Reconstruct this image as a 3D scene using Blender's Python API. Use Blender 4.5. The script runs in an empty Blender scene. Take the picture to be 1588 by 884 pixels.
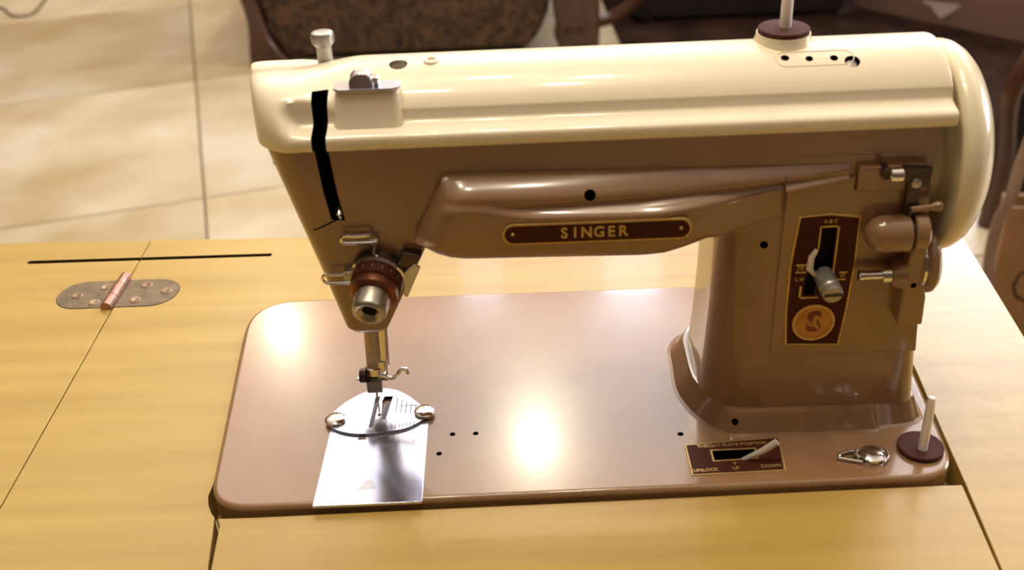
import bpy, bmesh, math, random
from math import sin, cos, pi, sqrt, radians
from mathutils import Vector, Matrix
random.seed(7)
S = bpy.context.scene
C = S.collection
TZ = 0.76                      # height of the machine bed above the floor; all shapes are given in mm from the bed's front left corner
def W(p): return Vector((p[0]*.001, p[1]*.001, p[2]*.001+TZ))

# ------------------------------------------------------------ camera
cd = bpy.data.cameras.new('camera'); cam = bpy.data.objects.new('camera', cd); C.objects.link(cam)
cam.location = W((164.411, -395.028, 360.584)); cam.rotation_euler = (1.02054, 0.0410675, -0.00585580)
cd.sensor_width = 36; cd.sensor_fit = 'HORIZONTAL'; cd.lens = 36*1700/1588; cd.clip_start = .02; cd.clip_end = 50
cd.dof.use_dof = True; cd.dof.focus_distance = .60; cd.dof.aperture_fstop = 10
S.camera = cam
# ------------------------------------------------------------ light
S.view_settings.view_transform = 'Standard'; S.view_settings.look = 'None'; S.view_settings.gamma = 1
S.view_settings.exposure = 0.2
wd = bpy.data.worlds.new('world'); S.world = wd; wd.use_nodes = True
wd.node_tree.nodes['Background'].inputs[0].default_value = (1, .9, .8, 1); wd.node_tree.nodes['Background'].inputs[1].default_value = 0.35
def light(kind, name, loc, energy, col, **k):
    l = bpy.data.lights.new(name, kind); l.energy = energy; l.color = col
    o = bpy.data.objects.new(name, l); C.objects.link(o); o.location = W(loc)
    for a, b in k.items():
        if a == 'target': o.rotation_euler = (W(b)-o.location).to_track_quat('-Z', 'Y').to_euler()
        else: setattr(l, a, b)
    return o
WARM = (1, .86, .64)
for x, y in ((-1150, 4440), (164, 3440)):
    light('AREA', 'recessed_lamp_light', (x, y, 2815), 17, WARM, shape='DISK', size=.10, target=(x, y, 0))
for k in range(6):                                         # the bulbs of the chandelier above the table
    a = k*pi/3+.3
    light('POINT', 'chandelier_bulb_light', (60+230*cos(a), 130+230*sin(a), 1480), 5.9, (1, .87, .66), shadow_soft_size=.03)
for x, y in ((-1500, 3300), (900, 3500), (2600, 2600)):                # added unseen lamps, brighten the ceiling for the bed's sheen
    light('AREA', 'added_ceiling_fill', (x, y, 1150), 50, (1, .93, .94), shape='DISK', size=.35, target=(x, y+.001, 3000))
# daylight through the tall windows of the far wall
for x, w, e in ((716, 300, 18), (-95, 220, 8), (2750, 1500, 110)):
    light('AREA', 'window_daylight', (x, 4660, 2050), e, (.70, .80, 1), shape='RECTANGLE', size=w/1000, size_y=1.5, target=(x, 0, 2050))

light('AREA', 'window_daylight', (5150, 1700, 900), 110, (1, .92, .82), shape='RECTANGLE', size=1.6, size_y=1.5, target=(0, 1700, 900))
# ------------------------------------------------------------ materials
def mat(name, col, rough=.5, metal=0, coat=0, trans=0, var=None, vscale=(20, 20, 20), detail=4, bump=0, bscale=200, objvar=0, spec=.5, sss=0):
    m = bpy.data.materials.new(name); m.use_nodes = True; n = m.node_tree.nodes; L = m.node_tree.links
    b = n['Principled BSDF']; b.inputs['Base Color'].default_value = (*col, 1); b.inputs['Roughness'].default_value = rough
    b.inputs['Metallic'].default_value = metal; b.inputs['Coat Weight'].default_value = coat; b.inputs['Coat Roughness'].default_value = .06
    b.inputs['Transmission Weight'].default_value = trans; b.inputs['Specular IOR Level'].default_value = spec
    b.inputs['Subsurface Weight'].default_value = sss; b.inputs['Subsurface Scale'].default_value = .003
    tc = n.new('ShaderNodeTexCoord')
    if var:
        mp = n.new('ShaderNodeMapping'); mp.inputs['Scale'].default_value = vscale
        L.new(tc.outputs['Object'], mp.inputs[0])
        if objvar:                                             # every tile is cut from another piece of stone
            oo = n.new('ShaderNodeObjectInfo'); ov = n.new('ShaderNodeVectorMath'); ov.operation = 'SCALE'; ov.inputs[0].default_value = (37, 61, 13)
            L.new(oo.outputs['Random'], ov.inputs['Scale']); L.new(ov.outputs[0], mp.inputs['Location'])
        t = n.new('ShaderNodeTexNoise'); t.inputs['Scale'].default_value = 1; t.inputs['Detail'].default_value = detail
        L.new(mp.outputs[0], t.inputs['Vector'])
        r = n.new('ShaderNodeValToRGB'); r.color_ramp.elements[0].position = .34; r.color_ramp.elements[1].position = .66
        r.color_ramp.elements[0].color = (*var, 1); r.color_ramp.elements[1].color = (*col, 1)
        L.new(t.outputs['Fac'], r.inputs[0]); out = r.outputs[0]
        if objvar:
            oi = n.new('ShaderNodeObjectInfo'); mr = n.new('ShaderNodeMapRange')
            mr.inputs['To Min'].default_value = 1-objvar; mr.inputs['To Max'].default_value = 1+objvar*.4
            L.new(oi.outputs['Random'], mr.inputs['Value'])
            mx = n.new('ShaderNodeVectorMath'); mx.operation = 'SCALE'
            L.new(out, mx.inputs[0]); L.new(mr.outputs[0], mx.inputs['Scale']); out = mx.outputs[0]
        L.new(out, b.inputs['Base Color'])
    if bump:
        t2 = n.new('ShaderNodeTexNoise'); t2.inputs['Scale'].default_value = bscale
        L.new(tc.outputs['Object'], t2.inputs['Vector'])
        bp = n.new('ShaderNodeBump'); bp.inputs['Strength'].default_value = bump; bp.inputs['Distance'].default_value = .001
        L.new(t2.outputs['Fac'], bp.inputs['Height']); L.new(bp.outputs[0], b.inputs['Normal'])
    return m
TAN = mat('rose_tan_enamel', (.335, .190, .098), .2, coat=.65, spec=.6, var=(.31, .173, .087), vscale=(30, 30, 30))
CREAM = mat('cream_enamel', (.95, .84, .63), .3, coat=.5, var=(.93, .82, .61), vscale=(14, 14, 14))
CREAMW = mat('cream_wheel_plastic', (.90, .80, .58), .28, coat=.5, var=(.88, .78, .55), vscale=(20, 20, 20))
WOOD = mat('blond_maple', (.53, .36, .092), .34, coat=.1, var=(.45, .29, .068), vscale=(4, 60, 30), detail=9, bump=.12, bscale=120)
CHROME = mat('chrome', (.82, .80, .80), .12, 1)
BLUEST = mat('bluish_chrome', (.50, .50, .56), .28, 1, var=(.44, .44, .50), vscale=(90, 90, 90))
STEEL = mat('dull_steel', (.52, .48, .43), .38, 1, var=(.40, .36, .31), vscale=(300, 300, 300))
PLATE = mat('polished_plate_steel', (.60, .62, .72), .16, 1, var=(.46, .50, .68), vscale=(25, 18, 20), bump=.5, bscale=22)
BLACK = mat('black_void', (.004, .003, .003), .6, spec=.1, var=(.003, .002, .002))  # black paint stands in for the shade inside holes and slots
BROWN = mat('dark_brown_lacquer', (.075, .016, .007), .55, spec=.15, var=(.06, .014, .006), vscale=(60, 60, 60))
GOLD = mat('gilt_print', (.62, .43, .17), .35, .55, var=(.52, .34, .12), vscale=(300, 300, 300))
ORANGE = mat('emblem_gold', (.62, .30, .07), .4, .2, var=(.50, .22, .05), vscale=(120, 120, 120))
REDP = mat('emblem_red', (.30, .05, .03), .45, var=(.22, .04, .03), vscale=(120, 120, 120))
COPPER = mat('copper_brown', (.24, .085, .045), .3, .75, var=(.20, .07, .035), vscale=(150, 150, 150))
DARKM = mat('dark_metal', (.10, .07, .055), .3, .8, var=(.07, .05, .04), vscale=(150, 150, 150))
SCREWM = mat('worn_screw_metal', (.44, .33, .23), .35, .8, var=(.25, .16, .10), vscale=(220, 220, 220))
BRASSD = mat('aged_hinge_metal', (.25, .20, .13), .5, .6, var=(.17, .135, .085), vscale=(120, 120, 120), bump=.2, bscale=600)
PINKM = mat('hinge_barrel_copper', (.48, .27, .20), .42, .8, var=(.25, .13, .10), vscale=(160, 160, 160))
FELT = mat('brown_felt', (.085, .022, .016), .9, var=(.06, .016, .012), vscale=(400, 400, 400), bump=.3, bscale=900)
WHITEP = mat('white_nylon', (.92, .89, .86), .35, sss=.3, var=(.90, .87, .83), vscale=(80, 80, 80))
GREYD = mat('engraved_grey', (.26, .25, .27), .6, var=(.22, .21, .23), vscale=(90, 90, 90))
GREYW = mat('greyish_plastic', (.62, .57, .50), .35, var=(.58, .53, .46), vscale=(80, 80, 80))
GREYK = mat('grey_metal_knob', (.46, .44, .41), .35, .6, var=(.40, .38, .35), vscale=(150, 150, 150))
TILE = mat('travertine', (.70, .62, .47), .42, var=(.50, .38, .20), vscale=(3.2, 3.6, 4), detail=9, bump=.08, bscale=30, objvar=.16)
WALLD = mat('dark_brown_wall', (.10, .06, .035), .8, var=(.085, .05, .03), vscale=(3, 3, 3))
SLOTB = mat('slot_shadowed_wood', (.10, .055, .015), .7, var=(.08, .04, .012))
GROUT = mat('grout', (.22, .15, .09), .9, var=(.18, .12, .07), vscale=(60, 60, 60))
WALLM = mat('warm_plaster', (.46, .36, .25), .85, var=(.43, .33, .22), vscale=(4, 4, 4), bump=.1, bscale=60)
CEILM = mat('ceiling_white', (.86, .82, .76), .8, var=(.83, .79, .72), vscale=(4, 4, 4))
FRAMEM = mat('window_frame_paint', (.7, .66, .58), .5, var=(.66, .62, .55), vscale=(20, 20, 20))
CARVED = mat('dark_carved_wood', (.085, .028, .012), .35, coat=.3, var=(.05, .015, .007), vscale=(18, 18, 5), detail=6)
PALEW = mat('pale_chair_wood', (.30, .19, .14), .4, var=(.20, .11, .08), vscale=(30, 30, 8), detail=5)  # paler than the wood of the other legs
DARKUP = mat('near_black_upholstery', (.020, .010, .008), .8, var=(.012, .006, .005), vscale=(30, 30, 30))
CARD = mat('cardboard', (.36, .20, .09), .8, var=(.32, .175, .08), vscale=(12, 12, 80), bump=.1, bscale=90)
CARDP = mat('pinkish_carton', (.28, .16, .12), .75, var=(.24, .14, .10), vscale=(8, 8, 8))
INK = mat('carton_ink', (.05, .03, .02), .8, var=(.04, .025, .018))
PAPER = mat('torn_paper', (.72, .58, .50), .8, var=(.68, .54, .46))
SHADERUGM = mat('shade_rug_pile', (.040, .019, .012), .95, var=(.015, .007, .005), spec=.1, vscale=(9, 9, 9), detail=6, bump=.6, bscale=160)
CABLE = mat('cable_rubber', (.10, .06, .04), .6, var=(.08, .05, .03))
def glow(name, col, s):
    m = bpy.data.materials.new(name); m.use_nodes = True; n = m.node_tree.nodes; n.remove(n['Principled BSDF'])
    e = n.new('ShaderNodeEmission'); e.inputs[0].default_value = (*col, 1); e.inputs[1].default_value = s
    m.node_tree.links.new(e.outputs[0], n['Material Output'].inputs[0]); return m
SKYGL = glow('daylight_pane', (.82, .88, 1), 1.6)
LAMPG = glow('lamp_glow', (1, .85, .62), 8)
def damask():
    m = mat('damask_fabric', (.13, .068, .033), .75, var=(.05, .024, .012), vscale=(16, 16, 16), detail=5, bump=.3, bscale=300)
    n = m.node_tree.nodes; L = m.node_tree.links
    t = next(x for x in n if x.bl_idname == 'ShaderNodeTexNoise'); t.inputs['Distortion'].default_value = 2.2
    t.inputs['Detail'].default_value = 3
    v = n.new('ShaderNodeTexVoronoi'); v.feature = 'SMOOTH_F1'; v.inputs['Scale'].default_value = 34
    nz = n.new('ShaderNodeTexNoise'); nz.inputs['Scale'].default_value = 26
    tc = next(x for x in n if x.bl_idname == 'ShaderNodeTexCoord')
    mx = n.new('ShaderNodeMix'); mx.data_type = 'VECTOR'; mx.inputs[0].default_value = .14
    L.new(tc.outputs['Object'], nz.inputs['Vector']); L.new(tc.outputs['Object'], mx.inputs[4]); L.new(nz.outputs['Color'], mx.inputs[5])
    L.new(mx.outputs[1], v.inputs['Vector'])
    r = n.new('ShaderNodeValToRGB'); r.color_ramp.interpolation = 'EASE'
    r.color_ramp.elements[0].position = .25; r.color_ramp.elements[0].color = (.055, .026, .012, 1)
    r.color_ramp.elements[1].position = .42; r.color_ramp.elements[1].color = (1, 1, 1, 1)
    L.new(v.outputs['Distance'], r.inputs[0])
    b = n['Principled BSDF']; src = b.inputs['Base Color'].links[0].from_socket
    mm = n.new('ShaderNodeMix'); mm.data_type = 'RGBA'; mm.blend_type = 'MULTIPLY'; mm.inputs[0].default_value = .6
    L.new(src, mm.inputs[6]); L.new(r.outputs[0], mm.inputs[7]); L.new(mm.outputs[2], b.inputs['Base Color'])
    return m
DAMASK = damask()

# ------------------------------------------------------------ mesh helpers (mm)
def frame(d):
    d = Vector(d).normalized(); u = d.orthogonal().normalized(); return u, d.cross(u), d
class MB:
    def __init__(s): s.bm = bmesh.new()
    def loft(s, rings, cap=True, closed=True):
        R = [[s.bm.verts.new(p) for p in r] for r in rings]; n = len(R[0])
        for a, b in zip(R, R[1:]):
            for i in range(n if closed else n-1):
                j = (i+1) % n
                try: s.bm.faces.new((a[i], a[j], b[j], b[i]))
                except ValueError: pass
        if cap:
            for r in (R[0][::-1], R[-1]):
                try: s.bm.faces.new(r)
                except ValueError: pass
        return s
    def box(s, a, b):
        (x0, y0, z0), (x1, y1, z1) = a, b
        return s.loft([[(x0, y0, z), (x1, y0, z), (x1, y1, z), (x0, y1, z)] for z in (z0, z1)])
    def lathe(s, o, d, prof, seg=40, cap=True):
        u, v, d = frame(d); o = Vector(o)
        return s.loft([[o+d*t+(u*cos(2*pi*i/seg)+v*sin(2*pi*i/seg))*max(r, .01) for i in range(seg)] for t, r in prof], cap)
    def cyl(s, a, b, r, r2=None, seg=28):
        a = Vector(a); b = Vector(b); return s.lathe(a, b-a, [(0, r), ((b-a).length, r if r2 is None else r2)], seg)
    def tube(s, pts, r, seg=12):
        pts = [Vector(p) for p in pts]; rr = r if isinstance(r, (list, tuple)) else [r]*len(pts)
        rings = []; prev = None
        for i, p in enumerate(pts):
            d = (pts[min(i+1, len(pts)-1)]-pts[max(i-1, 0)]).normalized()
            if prev is None: u = d.orthogonal().normalized()
            else: u = (prev-d*prev.dot(d)).normalized()
            prev = u; v = d.cross(u)
            rings.append([p+(u*cos(2*pi*k/seg)+v*sin(2*pi*k/seg))*rr[i] for k in range(seg)])
        return s.loft(rings)
    def prism(s, pts, axis, a, b):
        f = {'z': lambda p, t: (p[0], p[1], t), 'y': lambda p, t: (p[0], t, p[1]), 'x': lambda p, t: (t, p[0], p[1])}[axis]
        return s.loft([[f(p, t) for p in pts] for t in (a, b)])
    def xf(s, M): bmesh.ops.transform(s.bm, matrix=M, verts=s.bm.verts); return s
    def bevel(s, w, seg=3, sel=None):
        s.bm.normal_update()
        bmesh.ops.recalc_face_normals(s.bm, faces=s.bm.faces)
        e = [e for e in s.bm.edges if e.is_manifold and e.calc_face_angle(0) > .6 and (sel is None or sel(e))]
        bmesh.ops.bevel(s.bm, geom=e, offset=w, segments=seg, affect='EDGES', profile=.5, clamp_overlap=True); return s
def smooth_pts(pts, n=6):
    P = [Vector(p) for p in pts]; out = []
    for i in range(len(P)-1):
        a = P[max(i-1, 0)]; b = P[i]; c = P[i+1]; d = P[min(i+2, len(P)-1)]
        for k in range(n):
            t = k/n; out.append(.5*((2*b)+(c-a)*t+(2*a-5*b+4*c-d)*t*t+(3*b-a-3*c+d)*t**3))
    return out+[P[-1]]
ORG = {}
def empty(name, loc, label=None, cat=None, kind=None):
    o = bpy.data.objects.new(name, None); C.objects.link(o); o.location = W(loc); o.empty_display_size = .05
    ORG[o] = Vector(loc)
    if label: o['label'] = label; o['category'] = cat
    if kind: o['kind'] = kind
    return o
def emit(name, mb, m, parent=None, label=None, cat=None, kind=None, group=None, org=None, ang=35, cut=None):
    bm = mb.bm; bmesh.ops.recalc_face_normals(bm, faces=bm.faces)
    if parent is not None: o0 = ORG[parent]
    elif org is not None: o0 = Vector(org)
    else:
        vs = [v.co for v in bm.verts]; o0 = Vector([(min(v[i] for v in vs)+max(v[i] for v in vs))/2 for i in range(2)]+[min(v[2] for v in vs)])
    for v in bm.verts: v.co = (v.co-o0)*.001
    me = bpy.data.meshes.new(name); bm.to_mesh(me); bm.free(); me.materials.append(m)
    o = bpy.data.objects.new(name, me); C.objects.link(o); ORG[o] = o0
    if parent is not None: o.parent = parent
    else: o.location = W(o0)
    if cut is not None:                                     # carve real recesses, walls in the cutter's own material
        for cb, cm in cut:
            bmesh.ops.recalc_face_normals(cb.bm, faces=cb.bm.faces)
            for v in cb.bm.verts: v.co = (v.co-o0)*.001
            cme = bpy.data.meshes.new('c'); cb.bm.to_mesh(cme); cb.bm.free(); cme.materials.append(cm)
            co = bpy.data.objects.new('c', cme); C.objects.link(co)
            if parent is not None: co.parent = parent
            else: co.location = o.location
            md = o.modifiers.new('b', 'BOOLEAN'); md.object = co; md.operation = 'DIFFERENCE'; md.solver = 'EXACT'; md.material_mode = 'TRANSFER'
            bpy.context.view_layer.update()
            nm = bpy.data.meshes.new_from_object(o.evaluated_get(bpy.context.evaluated_depsgraph_get()))
            o.modifiers.clear(); o.data = nm; nm.name = name; bpy.data.objects.remove(co)
    me = o.data; me.shade_smooth(); me.set_sharp_from_angle(angle=radians(ang))
    wn_ = o.modifiers.new('normals', 'WEIGHTED_NORMAL'); wn_.keep_sharp = True; wn_.weight = 80
    if label: o['label'] = label
    if cat: o['category'] = cat
    if kind: o['kind'] = kind
    if group: o['group'] = group
    return o
def text_mb(s, size, c, face='y', ext=.15, bold=.0, tilt=0, squeeze=1):
    cu = bpy.data.curves.new('t', 'FONT'); cu.body = s; cu.size = size; cu.extrude = ext; cu.offset = bold; cu.align_x = 'CENTER'; cu.align_y = 'CENTER'; cu.resolution_u = 3
    o = bpy.data.objects.new('t', cu); C.objects.link(o)
    me = bpy.data.meshes.new_from_object(o.evaluated_get(bpy.context.evaluated_depsgraph_get())); bpy.data.objects.remove(o)
    mb = MB(); mb.bm.from_mesh(me)
    M = Matrix.Translation(c) @ (Matrix.Rotation(pi/2+tilt, 4, 'X') if face == 'y' else Matrix.Identity(4)) @ Matrix.Diagonal((squeeze, 1, 1, 1))
    return mb.xf(M)
def rrect(x0, x1, y0, y1, r, n=8):                          # rounded rectangle, r = radii at (x0y0, x1y0, x1y1, x0y1)
    if not isinstance(r, (tuple, list)): r = (r,)*4
    out = []
    for (cx, cy, a0, q) in ((x0, y0, pi, 0), (x1, y0, 1.5*pi, 1), (x1, y1, 0, 2), (x0, y1, .5*pi, 3)):
        rr = r[q]; sx = 1 if q in (0, 3) else -1; sy = 1 if q in (0, 1) else -1
        for k in range(n+1):
            a = a0+k*pi/2/n; out.append((cx+sx*rr+rr*cos(a), cy+sy*rr+rr*sin(a)))
    return out
def round_poly(P, R, n=8):                                  # any convex outline with rounded corners
    out = []; N = len(P)
    for i in range(N):
        p = Vector(P[i]); a = (Vector(P[i-1])-p).normalized(); b = (Vector(P[(i+1) % N])-p).normalized(); r = R[i] if isinstance(R, (list, tuple)) else R
        if r <= 0: out.append(tuple(p)); continue
        t = r
        for k in range(n+1):
            s = k/n; q = (p+a*t)*(1-s)**2+p*2*s*(1-s)*.72/.72+(p+b*t)*s*s if False else ((1-s)**2*(p+a*t)+2*s*(1-s)*p*1.0+s*s*(p+b*t))
            out.append(tuple(q))
    return out
def ss(a, b, x): t = min(1, max(0, (x-a)/(b-a))); return t*t*(3-2*t)
def lerp(a, b, t): return a+(b-a)*t
def interp(x, tab):
    if x <= tab[0][0]: return tab[0][1]
    for (a, b), (c, d) in zip(tab, tab[1:]):
        if x <= c: return b+(d-b)*(x-a)/(c-a)
    return tab[-1][1]

# ============================================================ the room
FZ = -760
fl = emit('floor', MB().box((-5200, -3200, FZ-60), (5200, 4700, FZ-4)), GROUT, kind='structure')
ang = radians(15.0); U = Vector((cos(ang), sin(ang), 0)); V = Vector((-sin(ang), cos(ang), 0)); O0 = Vector((-786, 2642, 0)); T = 800
tb = MB().box((2.8, 2.8, -10), (T-2.8, T-2.8, 0)).bevel(1.2, 1).bm
for v in tb.verts: v.co *= .001
tme = bpy.data.meshes.new('tile'); tb.to_mesh(tme); tme.materials.append(TILE)
for i in range(-5, 7):
    for j in range(-7, 3):
        c = O0+U*(i+.5)*T+V*(j+.5)*T
        if not (-4600 < c.x < 4600 and -2600 < c.y < 4100): continue
        p = O0+U*i*T+V*j*T
        o = bpy.data.objects.new('tile', tme); C.objects.link(o); o.parent = fl
        o.location = (W((p.x, p.y, FZ))-fl.location); o.rotation_euler = (0, 0, ang)
emit('ceiling', MB().box((-5200, -3200, 2840), (5200, 4700, 2900)), CEILM, kind='structure')
emit('wall_left', MB().box((-5260, -3200, FZ), (-5200, 4700, 2840)), WALLD, kind='structure')
emit('wall_right', MB().box((5200, -3200, FZ), (5260, 4700, 2840)), WALLD, kind='structure', cut=[(MB().box((5100, 900, 150), (5300, 2500, 1650)), FRAMEM)])
w4 = MB()
for a, b in (((5205, 900, 150), (5245, 940, 1650)), ((5205, 2460, 150), (5245, 2500, 1650)), ((5205, 940, 150), (5245, 2460, 190)), ((5205, 940, 1610), (5245, 2460, 1650))): w4.box(a, b)
w4 = emit('window_4', w4, FRAMEM, kind='structure')
emit('pane', MB().box((5222, 940, 190), (5228, 2460, 1610)), SKYGL, w4)
emit('wall_front', MB().box((-5200, -3260, FZ), (5200, -3200, 2840)), WALLD, kind='structure')
wins = ((716, 300), (-95, 220), (2750, 1500))
cuts = [(MB().box((x-w/2, 4600, 1300), (x+w/2, 4900, 2800)), FRAMEM) for x, w in wins]
emit('wall_back', MB().box((-5200, 4700, FZ), (5200, 4780, 2840)), WALLM, kind='structure', cut=cuts)
for k, (x, w) in enumerate(wins):
    f = MB()
    for a, b in (((x-w/2, 4705, 1300), (x-w/2+22, 4760, 2800)), ((x+w/2-22, 4705, 1300), (x+w/2, 4760, 2800)), ((x-w/2+22, 4705, 1300), (x+w/2-22, 4760, 1325)), ((x-w/2+22, 4705, 2775), (x+w/2-22, 4760, 2800))): f.box(a, b)
    wn = emit('window_%d' % (k+1), f, FRAMEM, kind='structure')
    emit('pane', MB().box((x-w/2+22, 4735, 1325), (x+w/2-22, 4741, 2775)), SKYGL, wn)

# ============================================================ sewing table
table = empty('sewing_table', (170, 60, FZ), 'blond maple sewing table with open hinged left leaf holding the machine', 'table')
ZT, ZB = -4, -23
def top_z(mb): return mb
slotcut = lambda: MB().prism(rrect(-177, -10.5, 250.6, 253.2, 1.2, 3), 'z', ZT-7, ZT+5)
leafp = [(-430, -260), (-100.5, -260), (-100.5, 278.5), (-430, 291)]
sawt = lambda x: (253.0-(x+177)*.012)
def slot_cut(): return MB().prism([(-177, 251.2), (-10.7, 249), (-9.6, 251.0), (-10.7, 253.0), (-177, 255.6), (-178.4, 253.4)], 'z', ZT-6, ZT+5)
hingecut = lambda: MB().prism(rrect(-141.3, -62.3, 190.8, 224.2, 16.4, 8), 'z', ZT-1.2, ZT+5)
emit('left_leaf', MB().prism(leafp, 'z', ZB, ZT).bevel(.6, 2), WOOD, table, cut=[(slot_cut(), SLOTB), (hingecut(), BLACK)])
# main top: U-shaped around the machine, open towards the user
notchL = [(13.5, -37.6), (40, -260)]
inner = [(11.0, -10)]
arc = []
for k in range(9):                                           # front left corner of the cut-out follows the bed's round corner
    a = radians(250-k*8.5); arc.append((24+23.5*cos(a), 19+23.5*sin(a)))
outer = [(-99.9, -260), (-99.9, 278.5), (8, 274), (453.5, 256), (452, 235), (444, 96), (427, -260)]
rp_ = round_poly([(4.4, -6), (370, 2), (379.3, 186.3), (-11.8, 187.2)], [21, 21, 27, 35], 9)
inn = [(363.5, -260), (365.2, -57), (369.3, 1), (371.5, 40), (374.9, 92.2)]+rp_[20:]+[(2.6, 22)]
cutarc = [(2.0, 12), (3.6, 5.5), (6.2, 0), (8.7, -3.5)]
emit('table_top', MB().prism(outer+inn+cutarc+[(13.2, -37.6), (44, -260)], 'z', ZB, ZT).bevel(.5, 2), WOOD, table, cut=[(slot_cut(), SLOTB), (hingecut(), BLACK)])
emit('front_flap', MB().prism([(10.2, -4.2), (12.2, -9), (14.6, -37.6), (45.5, -260), (362.6, -260), (364.2, -57), (367.6, 1.2), (360, 1.4), (30, -4.2)], 'z', ZB, ZT).bevel(.6, 2), WOOD, table)
emit('machine_well_shade', MB().box((-25, -12, -140), (392, 206, -134)), BLACK, table)
for n_, a, b in (('apron', (-60, -160, -133), (420, -148, ZB)), ('apron', (-60, 218, -133), (420, 230, ZB)), ('apron', (-72, -160, -133), (-60, 230, ZB)), ('apron', (420, -160, -133), (432, 230, ZB))):
    emit(n_, MB().box(a, b), WOOD, table)
for x in (-60, 408):
    for y in (-150, 216):
        emit('leg', MB().loft([rr_ for rr_ in ([(x+6+q*sx, y+6+q*sy, z) for sx, sy in ((-1, -1), (1, -1), (1, 1), (-1, 1))] for z, q in ((FZ, 11), (-133, 20)))]), WOOD, table)
hg = emit('hinge', MB().prism(rrect(-140.9, -62.7, 191.2, 223.8, 16, 8), 'z', ZT-1, ZT+.35), BRASSD, table, label='aged metal hinge let into the wood')
hb = MB()
for y0, y1 in ((188.5, 200), (200.5, 214), (214.5, 226.3)): hb.cyl((-103.6+(y0-188)*.05, y0, -2.3), (-103.6+(y1-188)*.05, y1, -2.3), 3.6, seg=20)
emit('hinge_barrel', hb, PINKM, hg, label='coppery hinge barrel')
for x, y in ((-128, 206.5), (-112, 216), (-114, 197.5), (-85.5, 216.5), (-88, 198.5), (-70.5, 208.5)):
    emit('screw', MB().lathe((x, y, ZT+.25), (0, 0, 1), [(0, 3.9), (.55, 3.5), (.7, 2.6), (.3, 1.5), (.15, .1)], 18), SCREWM, hg)

# ============================================================ sewing machine
M_ = empty('sewing_machine', (180, 90, -4), 'cream and rose-tan vintage sewing machine set into the table', 'sewing machine')
bedp = round_poly([(5.4, -1.7), (366.5, 3.2), (377, 184), (-11, 186)], [21, 21, 26, 34], 9)
bed = MB().prism(bedp, 'z', -12, 0)
bed.bevel(2.6, 4, lambda e: all(v.co.z > -1 for v in e.verts))
holes = MB()
for x, y, r in ((121.4, 48.0, 1.5), (133.4, 48.0, 1.5), (115.2, 33.0, 1.5), (238.2, 41.6, 1.6)): holes.lathe((x, y, -9), (0, 0, 1), [(0, r), (14, r)], 16)
cut2 = MB().prism([(252, 19.6), (272.6, 20.6), (272.9, 27.2), (251.8, 26.8)], 'z', -9, 5)
cut3 = MB().box((57.2, -6, -14), (108.2, 40, -2.2))
bedo = emit('bed', bed, TAN, M_, cut=[(holes, BLACK), (cut2, BLACK)])
# slide plate and needle plate
sp = emit('slide_plate', MB().prism([(56.2, -2.9), (109, -2.1), (108.2, 62), (57.2, 62)], 'z', -1.2, .55).bevel(.35, 2), PLATE, M_, label='mirror-bright steel slide plate')
emit('finger_dent', MB().prism([(77, 7.5), (86, 8.5), (83, 14.5), (80.5, 14.5)], 'z', .4, .62), BLUEST, sp)
np_out = [(54.5, 60.5), (57, 68), (61.5, 75), (67.5, 81.5), (74, 85.8), (81, 87.7), (88, 86.3), (94.5, 82), (100, 76), (104.8, 69.5), (107.5, 62.5), (103.5, 56.5), (97, 51.8), (89, 49.6), (80, 48.6), (71, 48.8), (62.5, 51.5), (57.5, 55.5)]
npl = emit('needle_plate', MB().prism([tuple(p)[:2] for p in smooth_pts([(*p, 0) for p in np_out+[np_out[0]]], 4)[:-1]], 'z', .2, 1.9).bevel(.5, 2), PLATE, M_, label='lens-shaped polished needle plate', cut=[
    (MB().prism([(77.6, 53.5), (79.6, 53.5), (81.0, 79.8), (78.6, 79.8)], 'z', -.6, 4), BLACK),
    (MB().prism([(83.6, 60), (85.8, 60), (88.0, 79.8), (83.4, 79.8), (82.6, 76)], 'z', -.6, 4), BLACK)])
fd = MB().box((78.0, 54, -.4), (79.4, 75.5, 1.3))
for k in range(10): fd.box((83.9+k*.05, 61+k*1.5, -.4), (86.1+k*.1, 62.1+k*1.5, 1.5))
emit('feed_dog', fd, GREYD, npl)
gl = MB()
for k in range(5): gl.box((90.5+k*2.6, 66-k*.6, 1.85), (90.9+k*2.6, 78-k*1.8, 1.97))
for k in range(8): gl.box((87.5+k*1.9, 51.4+k*.45, 1.85), (87.9+k*1.9, 54.2+k*.45, 1.97))
gl.box((92, 71, 1.85), (103, 71.3, 1.97))
emit('seam_guide_line', gl, GREYD, npl)
emit('needle_hole', MB().cyl((82.2, 64, 1.7), (82.2, 64, 2.0), 1.1, seg=14), DARKM, npl)
emit('plate_notch', MB().prism([(72.6, 45.8), (76.8, 45.9), (76.2, 48.6), (73.4, 48.6)], 'z', .4, .75), DARKM, sp)
for x, y in ((59.3, 60.6), (106.0, 64.6)):
    emit('thumb_screw', MB().lathe((x, y, 1), (0, 0, 1), [(0, 5), (.6, 5.5), (2.0, 5.4), (2.9, 4.4), (3.2, 2), (3.2, .1)], 28), CHROME, M_)

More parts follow.
